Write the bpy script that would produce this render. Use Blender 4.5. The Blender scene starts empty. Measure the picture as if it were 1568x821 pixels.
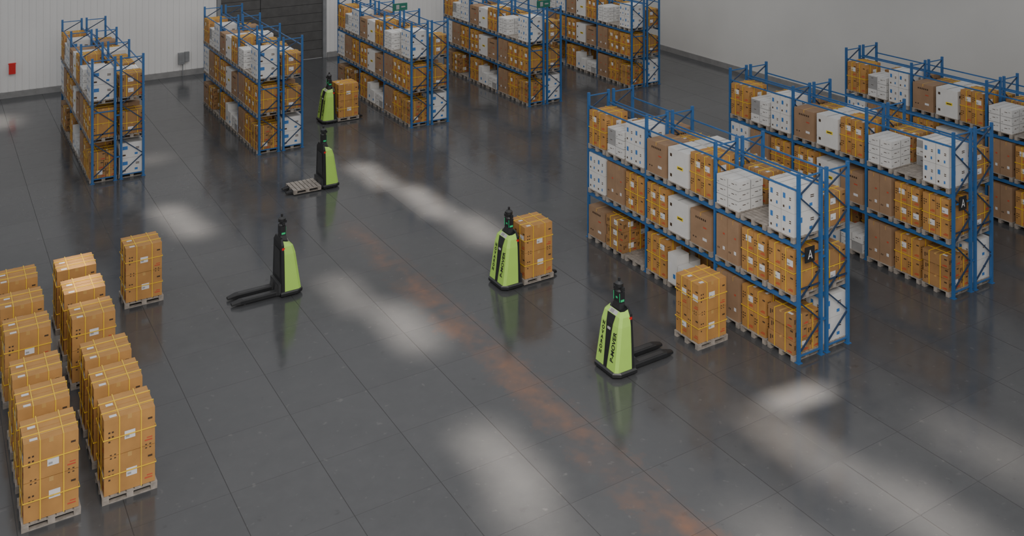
import bpy, math, random
from mathutils import Vector, Matrix
random.seed(7)
scene = bpy.context.scene
COL = scene.collection
CLOSE = 0

# ------------------------------------------------------------------ materials
def mat(name, rgb, rough=0.6, metal=0.0, var=0.12, nscale=3.0, emis=None, estr=0.0, spec=0.5, bump=0.0):
    m = bpy.data.materials.new(name); m.use_nodes = True
    nt = m.node_tree; b = nt.nodes['Principled BSDF']
    tc = nt.nodes.new('ShaderNodeTexCoord')
    nz = nt.nodes.new('ShaderNodeTexNoise'); nz.inputs['Scale'].default_value = nscale
    nz.inputs['Detail'].default_value = 4
    nt.links.new(tc.outputs['Object'], nz.inputs['Vector'])
    rp = nt.nodes.new('ShaderNodeValToRGB')
    rp.color_ramp.elements[0].position = 0.3; rp.color_ramp.elements[1].position = 0.7
    rp.color_ramp.elements[0].color = tuple(c*(1-var) for c in rgb)+(1,)
    rp.color_ramp.elements[1].color = tuple(min(1, c*(1+var)) for c in rgb)+(1,)
    nt.links.new(nz.outputs['Fac'], rp.inputs['Fac'])
    nt.links.new(rp.outputs['Color'], b.inputs['Base Color'])
    b.inputs['Roughness'].default_value = rough
    b.inputs['Metallic'].default_value = metal
    b.inputs['Specular IOR Level'].default_value = spec
    if emis:
        b.inputs['Emission Color'].default_value = tuple(emis)+(1,)
        b.inputs['Emission Strength'].default_value = estr
    if bump > 0:
        bp = nt.nodes.new('ShaderNodeBump'); bp.inputs['Strength'].default_value = bump
        nt.links.new(nz.outputs['Fac'], bp.inputs['Height'])
        nt.links.new(bp.outputs['Normal'], b.inputs['Normal'])
    return m

M = {}
M['wood']   = mat('pallet_wood', (0.30,0.27,0.24), 0.8, var=0.25, nscale=9)
M['brown']  = mat('cardboard_brown', (0.43,0.222,0.068), 0.65, var=0.15, nscale=2.2)
M['brown2'] = mat('cardboard_brown_dark', (0.34,0.185,0.072), 0.7, var=0.15, nscale=2.2)
M['kraft']  = mat('cardboard_kraft', (0.31,0.195,0.115), 0.75, var=0.1, nscale=2.5)
M['white']  = mat('carton_white', (0.64,0.64,0.63), 0.6, var=0.06, nscale=2.5)
M['seam']   = mat('carton_seam_grey', (0.30,0.30,0.30), 0.7)
M['tape']   = mat('packing_tape', (0.50,0.30,0.10), 0.35)
M['strap']  = mat('yellow_strap', (0.78,0.50,0.04), 0.4, var=0.05)
M['label']  = mat('paper_label', (0.66,0.66,0.68), 0.6, var=0.03)
M['ink']    = mat('black_ink', (0.06,0.035,0.02), 0.7)
M['red']    = mat('red_print', (0.5,0.08,0.04), 0.6)
M['blue']   = mat('blue_print', (0.04,0.17,0.45), 0.6)
M['yel']    = mat('yellow_print', (0.8,0.62,0.02), 0.6)
M['rack']   = mat('rack_blue_paint', (0.030,0.120,0.31), 0.42, var=0.08, nscale=5)
M['brace']  = mat('rack_brace_dark', (0.02,0.045,0.10), 0.5)
M['black']  = mat('black_plastic', (0.018,0.019,0.021), 0.45)
M['dgrey']  = mat('dark_grey_steel', (0.05,0.052,0.055), 0.45, metal=0.2)
M['lime']   = mat('lime_green_shell', (0.42,0.72,0.13), 0.32, var=0.02)
M['led']    = mat('green_led', (0.02,0.4,0.15), 0.4, emis=(0.02,0.6,0.2), estr=0.2)
M['grey']   = mat('light_grey_plastic', (0.5,0.5,0.5), 0.5)
M['redpl']  = mat('red_enamel', (0.6,0.02,0.02), 0.4)
M['boxgrey']= mat('enclosure_grey', (0.22,0.23,0.24), 0.5)
M['signg']  = mat('exit_green', (0.02,0.12,0.09), 0.4, emis=(0.02,0.3,0.18), estr=0.03)

# ------------------------------------------------------------------ mesh builder
class B:
    def __init__(s): s.v=[]; s.f=[]; s.m=[]; s.mats=[]
    def mi(s, k):
        if k not in s.mats: s.mats.append(k)
        return s.mats.index(k)
    def poly(s, pts, k):
        i=len(s.v); s.v += [tuple(p) for p in pts]; s.f.append(tuple(range(i,i+len(pts)))); s.m.append(s.mi(k))
    def loft(s, r0, r1, k, cap0=True, cap1=True, ktop=None, side_k=None):
        n=len(r0); i=len(s.v); s.v += [tuple(p) for p in r0]+[tuple(p) for p in r1]
        for j in range(n):
            a=j; b=(j+1)%n
            s.f.append((i+a,i+b,i+n+b,i+n+a)); s.m.append(s.mi(side_k[j] if side_k else k))
        if cap0: s.f.append(tuple(i+j for j in reversed(range(n)))); s.m.append(s.mi(k))
        if cap1: s.f.append(tuple(i+n+j for j in range(n))); s.m.append(s.mi(ktop or k))
    def box(s,x0,x1,y0,y1,z0,z1,k):
        s.loft([(x0,y0,z0),(x1,y0,z0),(x1,y1,z0),(x0,y1,z0)],[(x0,y0,z1),(x1,y0,z1),(x1,y1,z1),(x0,y1,z1)],k)
    def cyl(s,cx,cy,z0,z1,r0,r1,k,n=20):
        s.loft([(cx+r0*math.cos(2*math.pi*j/n),cy+r0*math.sin(2*math.pi*j/n),z0) for j in range(n)],
               [(cx+r1*math.cos(2*math.pi*j/n),cy+r1*math.sin(2*math.pi*j/n),z1) for j in range(n)],k)
    def cyly(s,cx,cz,y0,y1,r,k,n=16):
        s.loft([(cx+r*math.cos(2*math.pi*j/n),y1,cz+r*math.sin(2*math.pi*j/n)) for j in range(n)],
               [(cx+r*math.cos(2*math.pi*j/n),y0,cz+r*math.sin(2*math.pi*j/n)) for j in range(n)],k)
    def bar(s,p,q,w,k):
        p=Vector(p); q=Vector(q); d=(q-p).normalized()
        u=d.cross(Vector((0,1,0)))
        if u.length<0.1: u=d.cross(Vector((1,0,0)))
        u.normalize(); t=d.cross(u); h=w/2
        c=[u*h+t*h,-u*h+t*h,-u*h-t*h,u*h-t*h]
        s.loft([p+a for a in c],[q+a for a in c],k)
    def side(s,bx,sd,u0,u1,v0,v1,k,off=0.005):
        x0,x1,y0,y1,z0,z1=bx
        za=z0+(z1-z0)*v0; zb=z0+(z1-z0)*v1
        if sd=='-y':
            a=x0+(x1-x0)*u0; b=x0+(x1-x0)*u1; y=y0-off
            s.poly([(a,y,za),(b,y,za),(b,y,zb),(a,y,zb)],k)
        elif sd=='+y':
            a=x1-(x1-x0)*u0; b=x1-(x1-x0)*u1; y=y1+off
            s.poly([(a,y,za),(b,y,za),(b,y,zb),(a,y,zb)],k)
        elif sd=='-x':
            a=y1-(y1-y0)*u0; b=y1-(y1-y0)*u1; x=x0-off
            s.poly([(x,a,za),(x,b,za),(x,b,zb),(x,a,zb)],k)
        elif sd=='+x':
            a=y0+(y1-y0)*u0; b=y0+(y1-y0)*u1; x=x1+off
            s.poly([(x,a,za),(x,b,za),(x,b,zb),(x,a,zb)],k)
        elif sd=='top':
            xa=x0+(x1-x0)*u0; xb=x0+(x1-x0)*u1; ya=y0+(y1-y0)*v0; yb=y0+(y1-y0)*v1; z=z1+off
            s.poly([(xa,ya,z),(xb,ya,z),(xb,yb,z),(xa,yb,z)],k)
    def mesh(s,name):
        me=bpy.data.meshes.new(name); me.from_pydata(s.v,[],s.f)
        for k in s.mats: me.materials.append(M[k])
        me.polygons.foreach_set('material_index', s.m); me.update()
        return me

def obj(name, data, loc=(0,0,0), rotz=0, parent=None):
    o=bpy.data.objects.new(name,data); COL.objects.link(o); o.location=loc; o.rotation_euler[2]=rotz
    if parent: o.parent=parent
    return o

# ------------------------------------------------------------------ loads
SIDES=['-x','-y','+x','+y']
def pallet(b,cx,cy,z,wx=0.96,wy=0.86):
    x0=cx-wx/2; x1=cx+wx/2; y0=cy-wy/2; y1=cy+wy/2
    for yy in (y0+0.055,cy,y1-0.055):
        b.box(x0,x1,yy-0.05,yy+0.05,z,z+0.018,'wood')
        for xx in (x0+0.06,cx,x1-0.06):
            b.box(xx-0.06,xx+0.06,yy-0.05,yy+0.05,z+0.018,z+0.10,'wood')
        b.box(x0,x1,yy-0.05,yy+0.05,z+0.10,z+0.118,'wood')
    n=7; g=0.028; w=(wx-g*(n-1))/n
    for i in range(n):
        a=x0+i*(w+g); b.box(a,a+w,y0,y1,z+0.118,z+0.14,'wood')

def brown_carton(b,x0,x1,y0,y1,z0,z1,k='brown',sides=SIDES,plab=.5):
    bx=(x0,x1,y0,y1,z0,z1); g=0.007
    b.box(x0+g,x1-g,y0+g,y1-g,z0+g,z1-g*0.3,k)
    off=-.003
    for s in sides:
        wide = (x1-x0) if 'y' in s else (y1-y0); H=z1-z0
        if random.random()<plab:
            lw=0.19/wide; u=0.42+random.uniform(-.08,.10); v=0.36+random.uniform(-.1,.1); lh=0.15/H
            b.side(bx,s,u,min(u+lw,.95),v,min(v+lh,.9),'label',off+.001)
            b.side(bx,s,u+.02,u+lw*.45,v+lh*.2,v+lh*.45,'seam',off+.004)
        for i in range(3):
            b.side(bx,s,0.09,0.09+0.035/wide,0.62-i*.12,0.62-i*.12+0.03/H,'ink',off)
        for i in range(2):
            b.side(bx,s,0.09+.06/wide,0.09+0.095/wide,0.62-i*.12,0.62-i*.12+0.03/H,'ink',off)
        b.side(bx,s,1-.06-0.14/wide,1-.06,0.14,0.14+0.025/H,'red',off)
        b.side(bx,s,1-.06-0.10/wide,1-.06,0.21,0.21+0.02/H,'red',off)
        b.side(bx,s,1-.06-0.08/wide,1-.06,0.70,0.70+0.035/H,'ink',off)
        b.side(bx,s,0.46,0.54,0.88,1.0,'tape',off-.001)
    b.side(bx,'top',0.01,.99,0.46,0.54,'tape',0.001)
    b.side(bx,'top',0.12,.26,0.12,0.32,'label',0.001)

def strapped(b,x0,x1,y0,y1,z0,z1,rows):
    t=0.020; o=0.012
    for f in (0.30,0.72):
        xx=x0+(x1-x0)*f
        b.box(xx-t/2,xx+t/2,y0-o,y1+o,z1,z1+o*.8,'strap')
        b.box(xx-t/2,xx+t/2,y0-o,y0-o*.4,z0,z1,'strap'); b.box(xx-t/2,xx+t/2,y1+o*.4,y1+o,z0,z1,'strap')
        yy=y0+(y1-y0)*f
        b.box(x0-o,x1+o,yy-t/2,yy+t/2,z1,z1+o,'strap')
        b.box(x0-o,x0-o*.4,yy-t/2,yy+t/2,z0,z1,'strap'); b.box(x1+o*.4,x1+o,yy-t/2,yy+t/2,z0,z1,'strap')
    for zz in rows:
        b.box(x0-o*1.1,x1+o*1.1,y0-o*1.1,y0-o*.5,zz-t/2,zz+t/2,'strap')
        b.box(x0-o*1.1,x1+o*1.1,y1+o*.5,y1+o*1.1,zz-t/2,zz+t/2,'strap')
        b.box(x0-o*1.1,x0-o*.5,y0,y1,zz-t/2,zz+t/2,'strap')
        b.box(x1+o*.5,x1+o*1.1,y0,y1,zz-t/2,zz+t/2,'strap')

def big_stack(b,cx,cy,z,h=1.42,wx=0.92,wy=0.82):
    x0=cx-wx/2;x1=cx+wx/2;y0=cy-wy/2;y1=cy+wy/2
    hh=h/2
    for i in range(2):
        for j in range(2):
            sd=['-x','+x']+(['-y'] if j==0 else ['+y'])
            brown_carton(b,x0,x1,y0+j*wy/2,y0+(j+1)*wy/2,z+i*hh,z+(i+1)*hh,'brown',sd,.9)
    bx=(x0,x1,y0,y1,z,z+h)
    for s in SIDES:
        for u in (0.12,0.20,0.80,0.88):
            b.side(bx,s,u,u+.035,.47,.485,'ink',-.003); b.side(bx,s,u,u+.035,.515,.53,'ink',-.003)
    strapped(b,x0,x1,y0,y1,z,z+h,[z+hh*.52,z+hh*1.48])

def load(b,kind,cx,cy,z,wy=0.84,wx=0.88):
    if kind=='-': return
    pallet(b,cx,cy,z,0.92,0.84)
    if kind=='0': return
    z+=0.14
    jx=random.uniform(-.01,.01); cx+=jx
    wy*=0.95; x0=cx-wx/2;x1=cx+wx/2;y0=cy-wy/2;y1=cy+wy/2
    if kind in('A','A2'):
        h=1.04 if kind=='A' else 0.80; n=2; k='brown' if kind=='A' else 'brown2'
        for i in range(n):
            for j in range(2):
                brown_carton(b,x0,x1,y0+j*wy/2,y0+(j+1)*wy/2,z+i*h/n,z+(i+1)*h/n,k,SIDES,.6)
        strapped(b,x0,x1,y0,y1,z,z+h,[z+h*.5])
    elif kind=='L':
        h=0.92; n=3
        for i in range(n):
            sp=0.5 if i%2 else 0.62
            off=0.02*(1 if i%2 else -1)
            brown_carton(b,x0+off,x0+off+wx*sp,y0,y1,z+i*h/n,z+(i+1)*h/n,'brown2',SIDES,.5)
            brown_carton(b,x0+off+wx*sp,x1+off,y0,y1,z+i*h/n,z+(i+1)*h/n,'brown',SIDES,.5)
        strapped(b,x0-.02,x1+.02,y0,y1,z,z+h,[])
    elif kind in('B','B2'):
        n=3 if kind=='B' else 2; h=0.25*n
        for i in range(n):
            for j in range(2):
                for q in range(2):
                    o=random.uniform(-.012,.012); g=.014
                    bx=(x0+q*wx/2+o+g,x0+(q+1)*wx/2+o-g,y0+j*wy/2+g,y0+(j+1)*wy/2-g,z+i*h/n+(.02 if i else 0),z+(i+1)*h/n)
                    b.box(*bx,'white')
                    for s in SIDES:
                        b.side(bx,s,.08,.22,.2,.3,'seam',.003); b.side(bx,s,.7,.85,.6,.7,'seam',.003)
                        b.side(bx,s,.35,.6,.55,.62,'ink',.003)
                    b.side(bx,'top',0,1,.485,.515,'seam',.003)
        b.box(x0+.02,x1-.02,y0+.02,y1-.02,z,z+h-.03,'seam')
    elif kind=='C':
        h=1.10
        for j in range(2):
          for q in range(2):
            bx=(x0+.01,x1-.01,y0+j*wy/2+.008,y0+(j+1)*wy/2-.008,z+q*h/2+(.008 if q else 0),z+(q+1)*h/2)
            b.box(*bx,'white')
            for s in SIDES:
                b.side(bx,s,.14,.34,.55,.78,'blue',.004); b.side(bx,s,.66,.80,.62,.66,'ink',.007)
                b.side(bx,s,.66,.80,.54,.58,'ink',.007); b.side(bx,s,.62,.74,.16,.30,'blue',.004)
                b.side(bx,s,.14,.26,.14,.24,'ink',.004)
            b.side(bx,'top',0,1,.48,.52,'seam',.003)
    elif kind in('D','D2'):
        h=1.08 if kind=='D' else .9
        n=2 if kind=='D' else 1
        for j in range(n):
            bx=(x0,x1,y0+j*wy/n+.006,y0+(j+1)*wy/n-.006,z,z+h)
            b.box(*bx,'kraft')
            for s in SIDES:
                if n==1 or 'y' in s:
                    for q in range(6): b.side(bx,s,.25+q*.09,.31+q*.09,.79,.85,'ink',.004)
                b.side(bx,s,.62,.78,.58,.62,'red',.004)
                b.side(bx,s,.12,.18,.2,.24,'ink',.004); b.side(bx,s,.24,.30,.2,.24,'ink',.004)
                b.side(bx,s,.60,.80,.22,.30,'label',.004)
                b.side(bx,s,.47,.53,.9,1,'tape',.004)
            b.side(bx,'top',0,1,.46,.54,'tape',.003)
    elif kind=='E':
        h=.92
        bx=(x0+.01,x1-.01,y0,y1,z,z+h); b.box(*bx,'white')
        for s in SIDES:
            b.side(bx,s,.46,.76,.44,.54,'yel',.004); b.side(bx,s,.50,.72,.47,.51,'ink',.007)
            b.side(bx,s,.1,.2,.15,.24,'ink',.004); b.side(bx,s,.1,.2,.75,.84,'ink',.004)
        b.side(bx,'top',0,1,.48,.52,'seam',.003)
    elif kind=='S':
        for (a,c,d,e,h) in ((0,.45,0,.5,.55),(.5,1,0,.46,.38),(0,.5,.55,1,.8),(.55,.95,.52,.95,.55)):
            bx=(x0+wx*a,x0+wx*c,y0+wy*d,y0+wy*e,z,z+h); b.box(*bx,'white')
            for s in SIDES:
                b.side(bx,s,.2,.45,.5,.7,'label',.004); b.side(bx,s,.6,.85,.2,.35,'blue',.004)

# ------------------------------------------------------------------ rack
RW=1.80; RL=8.45; RH=4.45; LV=(1.42,2.78)
POSTY=[0.05,2.833,5.617,8.40]
def build_rack(sign=False):
    b=B()
    for (xa,xb) in ((0.04,0.80),(1.0,1.76)):
        for y in POSTY:
            for x in (xa,xb):
                b.box(x-.040,x+.040,y-.032,y+.032,0.012,RH,'rack')
                b.box(x-.07,x+.07,y-.065,y+.065,0,0.014,'rack')
            zz=0.2; up=True
            while zz<RH-.25:
                z2=min(zz+.62,RH-.12)
                p,q=((xa,xb) if up else (xb,xa))
                b.bar((p,y,zz),(q,y,z2),.032,'brace'); up=not up; zz=z2
            b.bar((xa,y,.15),(xb,y,.15),.032,'rack'); b.bar((xa,y,RH-.1),(xb,y,RH-.1),.032,'rack')
            b.bar((xa,y,LV[0]+.3),(xb,y,LV[0]+.3),.032,'brace')
        for x in (xa-.01,xb+.01):
            for z in LV:
                for i in range(3):
                    b.box(x-.022,x+.022,POSTY[i]+.035,POSTY[i+1]-.035,z-.10,z,'rack')
            for i in range(3):
                b.box(x-.015,x+.015,POSTY[i]+.035,POSTY[i+1]-.035,RH-.42,RH-.38,'rack')
    for y in POSTY:
        for z in (.8,2.3,3.9): b.box(.845,.955,y-.02,y+.02,z,z+.05,'rack')
    b.box(0.1,.75,-.01,.012,2.50,2.54,'rack')
    if sign:
        b.box(.18,.50,-.03,-.01,2.34,2.70,'black')
        b.poly([(.26,-.036,2.42),(.29,-.036,2.42),(.35,-.036,2.63),(.33,-.036,2.63)],'label')
        b.poly([(.39,-.036,2.42),(.42,-.036,2.42),(.35,-.036,2.63),(.33,-.036,2.63)],'label')
        b.box(.295,.385,-.037,-.034,2.47,2.495,'label')
    return b.mesh('pallet_rack')
rack_me=build_rack(); rack_sign=build_rack(True)

FRONT=[['L','A','D', 'B2','S','A', '0','L','D2'],
       ['A','A','D', 'D2','E','A', 'A','D','C'],
       ['C','0','B', 'A','E','D2', 'C','B','A']]
REAR =[['C','A','D2','A','L','C', 'A','D2','A'],
       ['A2','D2','A','E','A','L', 'D','A','C'],
       ['A2','B','A2','A2','E','A2','D2','A2','B2']]
def build_goods(seed,front,rear):
    random.seed(seed); b=B()
    for row,cx in ((front,.42),(rear,1.38)):
        for li,lz in enumerate((0.0,)+LV):
            for i in range(9):
                bay=i//3; k=i%3
                yy0=POSTY[bay]+.04; yy1=POSTY[bay+1]-.04; s=(yy1-yy0)/3
                load(b,row[li][i],cx,yy0+s*(k+.5),lz+.002)
    return b.mesh('palletized_cartons')
goodsA=build_goods(3,FRONT,REAR)
for (x,y) in ((17.61,15.78),(23.59,15.80),(29.5,15.8),(5.22,36.95),(11.21,36.95),(17.72,36.95),(23.66,36.98),(29.55,36.95)):
    obj('pallet_rack',rack_sign if y<20 else rack_me,(x,y,0)); obj('palletized_cartons',goodsA,(x,y,0))

# ------------------------------------------------------------------ free standing stacks
stack_meshes=[]
for sd in range(3):
    random.seed(20+sd); b=B(); pallet(b,0,0,0,.98,.86); big_stack(b,0,0,.14); stack_meshes.append(b.mesh('carton_stack_on_pallet'))
n=0
for yy in (19.22,20.43,21.6,23.57,24.95,26.35):
    for xx in (1.56,2.90):
        obj('carton_stack_on_pallet',stack_meshes[n%3],(xx+.49,yy+.43,0)); n+=1
obj('carton_stack_on_pallet',stack_meshes[1],(5.09,27.28,0))
obj('carton_stack_on_pallet',stack_meshes[2],(16.49,17.90,0))
obj('carton_stack_on_pallet',stack_meshes[0],(14.68,22.87,.035))
obj('carton_stack_on_pallet',stack_meshes[1],(15.87,39.75,.035))
b=B(); pallet(b,0,0,0,.98,.86); pal_me=b.mesh('wooden_pallet')
obj('wooden_pallet',pal_me,(11.48,32.6,.035))

# ------------------------------------------------------------------ autonomous pallet truck
R=[(.15,.00,.07,.46,.36,.41),(.62,.07,.14,.46,.34,.395),(1.12,.14,.21,.46,.31,.37),(1.32,.20,.26,.46,.285,.335)]
def fx(z):
    for i in range(3):
        z0,z1=R[i][0],R[i+1][0]
        if z<=z1: return R[i][1]+(R[i+1][1]-R[i][1])*(z-z0)/(z1-z0)
    return R[3][1]
def build_truck():
    parts={}
    b=B()
    ring=lambda z,e: [(0.58+e,-.46-e,z),(0.58+e,.46+e,z),(.12,.46+e,z),(-.05-e,.34,z),(-.05-e,-.34,z),(.12,-.46-e,z)]
    b.loft(ring(.035,-.02),ring(.06,0),'black'); b.loft(ring(.06,0),ring(.12,0),'black'); b.loft(ring(.12,0),ring(.15,-.03),'dgrey')
    for (x,y) in ((.16,-.36),(.16,.36),(.46,-.36),(.46,.36)): b.cyly(x,.05,y-.03,y+.03,.05,'dgrey')
    parts['chassis']=b.mesh('chassis')
    b=B()
    def ring2(z,xf,xc,xr,wf,wr):
        return [(xr,wr,z),(xc,wr,z),(xf,wf,z),(xf,-wf,z),(xc,-wr,z),(xr,-wr,z)]
    rr=[ring2(*r) for r in R]
    for i in range(3): b.loft(list(reversed(rr[i])),list(reversed(rr[i+1])),'lime',cap0=(i==0),cap1=False)
    top2=[(.46,.26,1.45),(.36,.26,1.42),(.29,.20,1.40),(.29,-.20,1.40),(.36,-.26,1.42),(.46,-.26,1.45)]
    b.loft(list(reversed(rr[3])),list(reversed(top2)),'lime',cap0=False,ktop='black')
    parts['shell']=b.mesh('shell')
    b=B()
    b.poly([(.205,.15,1.325),(.205,-.15,1.325),(.282,-.14,1.395),(.282,.14,1.395)],'grey')
    b.poly([(.213,.10,1.338),(.213,-.02,1.338),(.270,-.02,1.390),(.270,.10,1.390)],'seam')
    parts['control_panel']=b.mesh('control_panel')
    b=B()
    b.loft([(.46,-.41,.15),(.54,-.41,.15),(.54,.41,.15),(.46,.41,.15)],[(.46,-.335,1.36),(.53,-.335,1.36),(.53,.335,1.36),(.46,.335,1.36)],'black')
    b.loft([(.46,-.335,1.36),(.53,-.335,1.36),(.53,.335,1.36),(.46,.335,1.36)],[(.46,-.22,1.50),(.51,-.22,1.50),(.51,.22,1.50),(.46,.22,1.50)],'black')
    b.box(.54,.55,-.22,.22,.45,1.2,'dgrey')
    parts['mast_cover']=b.mesh('mast_cover')
    b=B(); o=.008
    zs=[.15,.45,.62,.9,1.12,1.32]; ws=[.06,.075,.085,.10,.12,.15]
    for i in range(5):
        b.poly([(fx(zs[i])-o,ws[i],zs[i]),(fx(zs[i])-o,-ws[i],zs[i]),(fx(zs[i+1])-o,-ws[i+1],zs[i+1]),(fx(zs[i+1])-o,ws[i+1],zs[i+1])],'black')
    b.box(fx(1.0)-.02,fx(1.0)+.02,-.05,.05,.98,1.03,'grey')
    parts['front_stripe']=b.mesh('front_stripe')
    b=B()
    b.loft([(.30,-.15,1.42),(.50,-.15,1.42),(.50,.15,1.42),(.30,.15,1.42)],[(.34,-.10,1.56),(.48,-.10,1.56),(.48,.10,1.56),(.34,.10,1.56)],'black')
    b.box(.34,.48,-.125,.125,1.56,1.80,'black')
    for y in (-.1285,.1245): b.box(.36,.46,y,y+.004,1.58,1.63,'led')
    b.box(.334,.341,-.118,-.105,1.58,1.78,'led'); b.box(.334,.341,.105,.118,1.58,1.78,'led'); b.box(.335,.341,-.03,.03,1.64,1.68,'led')
    b.cyl(.41,0,1.80,1.84,.09,.075,'dgrey'); b.cyl(.41,0,1.84,1.94,.055,.055,'black'); b.cyl(.41,0,1.90,1.98,.10,.10,'black'); b.cyl(.41,0,1.98,2.03,.10,.05,'dgrey')
    b.cyl(.41,0,2.03,2.10,.03,.03,'black')
    b.box(.375,.445,-.17,-.09,1.84,1.92,'black'); b.box(.375,.445,.09,.17,1.84,1.92,'black')
    b.box(.29,.35,-.06,.06,1.86,1.93,'black')
    parts['sensor_head']=b.mesh('sensor_head')
    b=B()
    b.box(.54,.62,-.35,.35,.06,.34,'dgrey')
    for y in (-.2,.2):
        def fr(x,zt,ww): return [(x,y-ww,.045),(x,y+ww,.045),(x,y+ww,zt-.02),(x,y+ww-.02,zt),(x,y-ww+.02,zt),(x,y-ww,zt-.02)]
        b.loft(fr(.62,.30,.10),fr(.66,.145,.10),'dgrey'); b.loft(fr(.66,.145,.10),fr(1.62,.145,.10),'black',cap0=False,cap1=False); b.loft(fr(1.62,.145,.10),fr(1.84,.10,.06),'black',cap0=False)
        b.box(.80,1.55,y-.06,y+.06,.145,.148,'dgrey')
        b.cyly(1.5,.04,y-.05,y+.05,.04,'dgrey')
    parts['forks']=b.mesh('forks')
    b=B()
    b.box(.44,.52,-.345,-.32,1.24,1.30,'redpl'); b.box(.44,.52,.32,.345,1.24,1.30,'redpl')
    parts['emergency_stops']=b.mesh('emergency_stops')
    return parts
TP=build_truck()
def text_mesh(body,size):
    cu=bpy.data.curves.new('txt','FONT'); cu.body=body; cu.size=size; cu.align_x='CENTER'; cu.align_y='CENTER'; cu.extrude=.001
    cu.offset=0.004; cu.space_line=.95; cu.space_character=1.05
    o=bpy.data.objects.new('tmp',cu); COL.objects.link(o)
    bpy.context.view_layer.update()
    me=bpy.data.meshes.new_from_object(o.evaluated_get(bpy.context.evaluated_depsgraph_get()))
    bpy.data.objects.remove(o); me.materials.clear(); me.materials.append(M['black']); return me
T1=text_mesh('P-MOVER',.155); T2=text_mesh('\n'.join('NOVARON'),.115)
def truck(x,y,rot):
    e=bpy.data.objects.new('autonomous_pallet_truck',None); COL.objects.link(e); e.location=(x,y,0); e.rotation_euler[2]=rot
    e.empty_display_size=.3
    for k,me in TP.items(): obj(k,me,parent=e)
    up=Vector((.14,0,.97)).normalized(); right=Vector((0,-1,0)); nrm=right.cross(up)
    def place(me,name,yc,zc,r2):
        Mx=Matrix((right,up,nrm)).transposed().to_4x4()
        o=obj(name,me,parent=e); o.matrix_local=Matrix.Translation((fx(zc)-.010,yc,zc))@Mx@Matrix.Rotation(r2,4,'Z')
    place(T1,'lettering_right',-.225,.66,math.radians(88)); place(T2,'lettering_left',.215,.72,math.radians(-2))
    return e
truck(13.53,17.90,0)
truck(8.85,25.70,math.pi)
truck(13.55,22.87,0)
truck(12.62,32.60,math.pi)
truck(14.74,39.75,0)

# ------------------------------------------------------------------ room
WX=36.4; WY=51.1; WH=15.0
def simple(name,fn,loc=(0,0,0)):
    b=B(); fn(b); return obj(name,b.mesh(name),loc)

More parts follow.
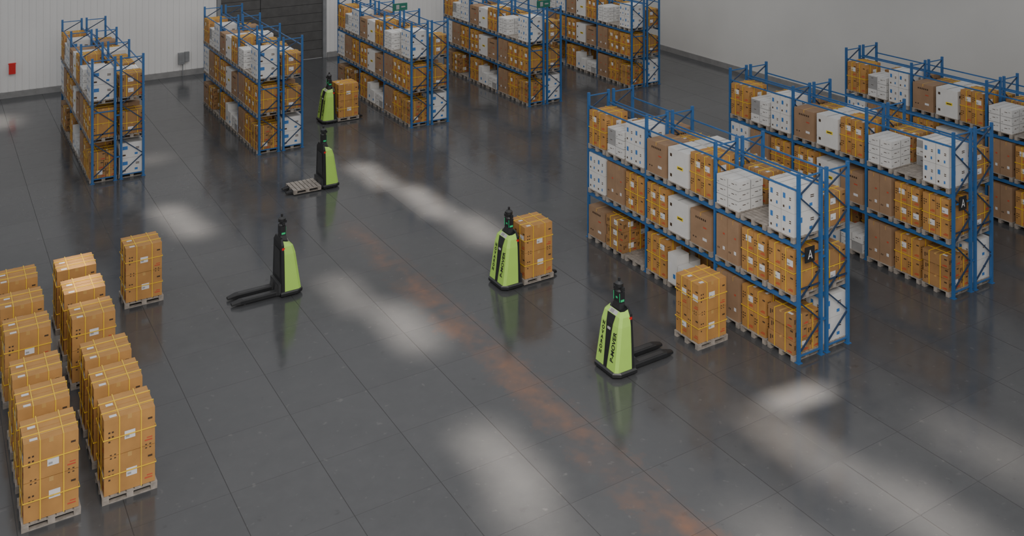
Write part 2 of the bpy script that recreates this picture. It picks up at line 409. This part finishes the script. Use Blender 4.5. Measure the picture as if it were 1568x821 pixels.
def floor_mat():
    m=bpy.data.materials.new('polished_concrete'); m.use_nodes=True; nt=m.node_tree; N=nt.nodes; L=nt.links; bs=N['Principled BSDF']
    geo=N.new('ShaderNodeNewGeometry'); sep=N.new('ShaderNodeSeparateXYZ'); L.new(geo.outputs['Position'],sep.inputs[0])
    def mth(op,a,b=None,c=None):
        n=N.new('ShaderNodeMath'); n.operation=op
        for i,v in enumerate((a,b,c)):
            if v is None: continue
            if isinstance(v,(int,float)): n.inputs[i].default_value=v
            else: L.new(v,n.inputs[i])
        return n.outputs[0]
    def noise(scale,detail=5,rough=.55,vec=None):
        n=N.new('ShaderNodeTexNoise'); n.inputs['Scale'].default_value=scale; n.inputs['Detail'].default_value=detail; n.inputs['Roughness'].default_value=rough
        L.new(vec or geo.outputs['Position'],n.inputs['Vector']); return n.outputs['Fac']
    def mix(f,a,b):
        n=N.new('ShaderNodeMix'); n.data_type='RGBA'
        if isinstance(f,(int,float)): n.inputs[0].default_value=f
        else: L.new(f,n.inputs[0])
        for i,v in ((6,a),(7,b)):
            if isinstance(v,tuple): n.inputs[i].default_value=v+(1,)
            else: L.new(v,n.inputs[i])
        return n.outputs[2]
    def rng(v,a,b,c,d):
        n=N.new('ShaderNodeMapRange'); L.new(v,n.inputs[0]); n.inputs[1].default_value=a; n.inputs[2].default_value=b; n.inputs[3].default_value=c; n.inputs[4].default_value=d; return n.outputs[0]
    u=mth('DIVIDE',mth('SUBTRACT',sep.outputs[0],15.62-40*1.765),1.765)
    v=mth('DIVIDE',mth('SUBTRACT',sep.outputs[1],12.94-40*1.80),1.80)
    du=mth('ABSOLUTE',mth('SUBTRACT',mth('FRACT',mth('ADD',u,.5)),.5)); dv=mth('ABSOLUTE',mth('SUBTRACT',mth('FRACT',mth('ADD',v,.5)),.5))
    line=mth('MAXIMUM',rng(du,.003,.006,1,0),mth('MULTIPLY',rng(dv,.002,.005,1,0),.55))
    cmb=N.new('ShaderNodeCombineXYZ'); L.new(mth('FLOOR',u),cmb.inputs[0]); L.new(mth('FLOOR',v),cmb.inputs[1])
    wn=N.new('ShaderNodeTexWhiteNoise'); L.new(cmb.outputs[0],wn.inputs['Vector'])
    n1=noise(.35,4); n2=noise(2.2,8,.65)
    val=mth('ADD',mth('ADD',mth('MULTIPLY',n1,.35),mth('MULTIPLY',n2,.3)),mth('MULTIPLY',wn.outputs['Value'],.08))
    f=rng(val,.28,.62,0,1)
    col=mix(f,(.066,.069,.074),(.096,.099,.104))
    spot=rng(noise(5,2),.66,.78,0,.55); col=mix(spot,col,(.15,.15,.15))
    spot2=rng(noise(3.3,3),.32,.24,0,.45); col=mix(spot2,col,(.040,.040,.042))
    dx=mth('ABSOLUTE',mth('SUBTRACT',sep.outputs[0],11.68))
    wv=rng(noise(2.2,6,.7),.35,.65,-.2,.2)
    orange_band=rng(mth('ADD',dx,wv),.05,.65,1,0)  # soft-edged orange band running along Y
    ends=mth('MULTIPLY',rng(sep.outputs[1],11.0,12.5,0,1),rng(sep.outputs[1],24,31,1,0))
    breakup=rng(noise(.9,3,.6),.38,.66,.08,1)  # noise that makes the orange band patchy
    of=mth('MULTIPLY',mth('MULTIPLY',orange_band,ends),mth('MULTIPLY',breakup,rng(n2,.3,.6,.55,1)))
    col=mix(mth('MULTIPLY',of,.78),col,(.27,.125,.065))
    col=mix(mth('MULTIPLY',line,.7),col,(.018,.018,.019))
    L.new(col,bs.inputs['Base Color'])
    r=mth('ADD',rng(n2,.3,.7,.09,.22),mth('MULTIPLY',line,.4)); L.new(r,bs.inputs['Roughness'])
    bs.inputs['IOR'].default_value=1.54
    bp=N.new('ShaderNodeBump'); bp.inputs['Strength'].default_value=.05; bp.inputs['Distance'].default_value=.02
    L.new(noise(1.3,3),bp.inputs['Height']); L.new(bp.outputs['Normal'],bs.inputs['Normal'])
    return m
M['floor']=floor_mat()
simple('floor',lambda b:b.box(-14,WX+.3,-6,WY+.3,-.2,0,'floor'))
M['wall']=mat('painted_wall_panel',(.72,.72,.715),.6,var=.03,nscale=.4)
M['wall2']=mat('painted_wall_plaster',(.60,.60,.585),.7,var=.04,nscale=.3)
M['curb']=mat('wall_curb',(.24,.24,.24),.6)
M['door']=mat('sectional_door_steel',(.11,.11,.11),.45,metal=.3)
DX0,DX1,DH=13.4,19.2,6.0
def wseg(xa,xb,z0):
    def f(b):
        b.box(xa,xb,WY,WY+.3,z0,WH,'wall')
        x=math.ceil(xa/.3)*.3
        while x<xb-.06:
            b.box(x,x+.05,WY-.03,WY,max(z0,.3),WH,'wall'); x+=.30
    return f
simple('wall_back',wseg(-14,DX0-.12,0)); simple('wall_back',wseg(DX1+.12,WX,0)); simple('wall_back',wseg(DX0-.12,DX1+.12,DH+.22))
simple('wall_right',lambda b:b.box(WX,WX+.3,-6,WY+.3,0,WH,'wall2'))
simple('baseboard_back',lambda b:b.box(-14,DX0-.14,WY-.08,WY-.032,0,.28,'curb'))
simple('baseboard_back',lambda b:b.box(DX1+.14,WX-.08,WY-.08,WY-.032,0,.28,'curb'))
simple('baseboard_right',lambda b:b.box(WX-.06,WX,-6,WY-.1,0,.28,'curb'))
def dr(b):
    z=0.02
    while z<DH-.05:
        b.box(DX0+.1,DX1-.1,WY+.04,WY+.10,z,z+.48,'door'); b.box(DX0+.1,DX1-.1,WY+.06,WY+.10,z+.48,z+.5,'black'); z+=.5
    b.box(DX0-.1,DX0+.1,WY-.06,WY+.1,0,DH,'boxgrey'); b.box(DX1-.1,DX1+.1,WY-.06,WY+.1,0,DH,'boxgrey'); b.box(DX0-.1,DX1+.1,WY-.06,WY+.1,DH,DH+.2,'boxgrey')
    b.box(DX0+2.2,DX0+2.23,WY+.02,WY+.04,0,DH,'black')
simple('door_1',dr)
def fa(b):
    b.box(3.62,3.90,WY-.14,WY,1.12,1.58,'redpl'); b.box(3.68,3.84,WY-.15,WY-.14,1.28,1.46,'redpl'); b.box(3.60,3.92,WY-.10,WY,1.58,1.62,'redpl')
simple('fire_alarm_box',fa)
def eb(b):
    b.box(11.32,11.62,WY-.2,WY-.031,.62,1.20,'boxgrey'); b.box(11.64,11.86,WY-.17,WY-.031,.72,1.22,'boxgrey')
    b.box(11.52,11.56,WY-.13,WY-.09,.0,.62,'boxgrey'); b.box(11.36,11.58,WY-.21,WY-.2,.7,1.12,'boxgrey')
simple('electrical_box',eb)
bE=B()
bE.box(-.35,.35,-.03,.03,0,.32,'signg'); bE.box(-.2,-.05,-.035,-.03,.06,.26,'seam'); bE.box(.05,.25,-.035,-.03,.13,.19,'seam')
me=bE.mesh('exit_sign')
obj('exit_sign',me,(18.52,39.78,4.452)); obj('exit_sign',me,(24.46,37.03,4.452))

# ------------------------------------------------------------------ lights
w=bpy.data.worlds.new('World'); scene.world=w; w.use_nodes=True
bg=w.node_tree.nodes['Background']; bg.inputs[0].default_value=(.97,.98,1,1); bg.inputs[1].default_value=.53
def area(name,loc,sx,sy,e,spread=180,col=(1,1,1),rot=(0,0,0)):
    l=bpy.data.lights.new(name,'AREA'); l.shape='RECTANGLE'; l.size=sx; l.size_y=sy; l.energy=e; l.color=col; l.spread=math.radians(spread)
    o=bpy.data.objects.new(name,l); COL.objects.link(o); o.location=loc; o.rotation_euler=rot; return o
warm=(1,.87,.73)
area('key_light',(4,2,15),10,10,2700,140,(1,.93,.86),(math.radians(38),0,math.radians(-25)))
area('rear_fill_light',(19,36,15),24,10,800,150,(1,.96,.92),(math.radians(25),0,0))  # added soft fill to brighten the rear area, no fixture modelled
def beam(x,y,sx,sy,e,rz=0,sp=9):
    area('skylight_beam',(x,y,14.5),sx,sy,e,sp,warm,(0,0,rz))
beam(14.1,32.6,.3,2.8,34,0,7); beam(14.6,29.4,.3,3.0,40,-.03,7); beam(15.0,26.4,.35,2.4,28,-.05,8)
beam(7.2,32,.4,3.0,32,.15,7); beam(10.5,22.2,.25,2.4,28,0,8); beam(9.9,24.6,.15,2.2,14,0,7)
beam(9.9,16.4,.3,2.4,26,-.05,8); beam(9.5,14.8,.4,1.8,12,0,8)
beam(16.6,14.9,1.5,.15,15,-.1,5); beam(15.3,13.6,.35,2.4,20,0,8); beam(15.7,11.0,.5,2.2,22,0,9); beam(12.9,12.0,.2,1.8,10,0,9)
beam(18.5,11.5,.5,2.5,14,0,10)
beam(3.0,47,.8,1.8,26); beam(7.6,38.6,.2,.6,5); beam(3.4,25.9,.5,2.6,14,0,7)

# ------------------------------------------------------------------ camera
cam=bpy.data.cameras.new('camera'); co=bpy.data.objects.new('camera',cam); COL.objects.link(co)
co.location=(0,0,12.5); co.rotation_euler=(math.radians(90),0,-math.atan2(.5237,.8519))
cam.sensor_width=36; cam.lens=33.95; cam.shift_y=-0.4257; cam.clip_end=300
if CLOSE:
    k=3.2
    cam.lens*=k; cam.shift_y=-0.4257*k-(470-410.5)/1568*k; cam.shift_x=(1010-784)/1568*k
scene.camera=co
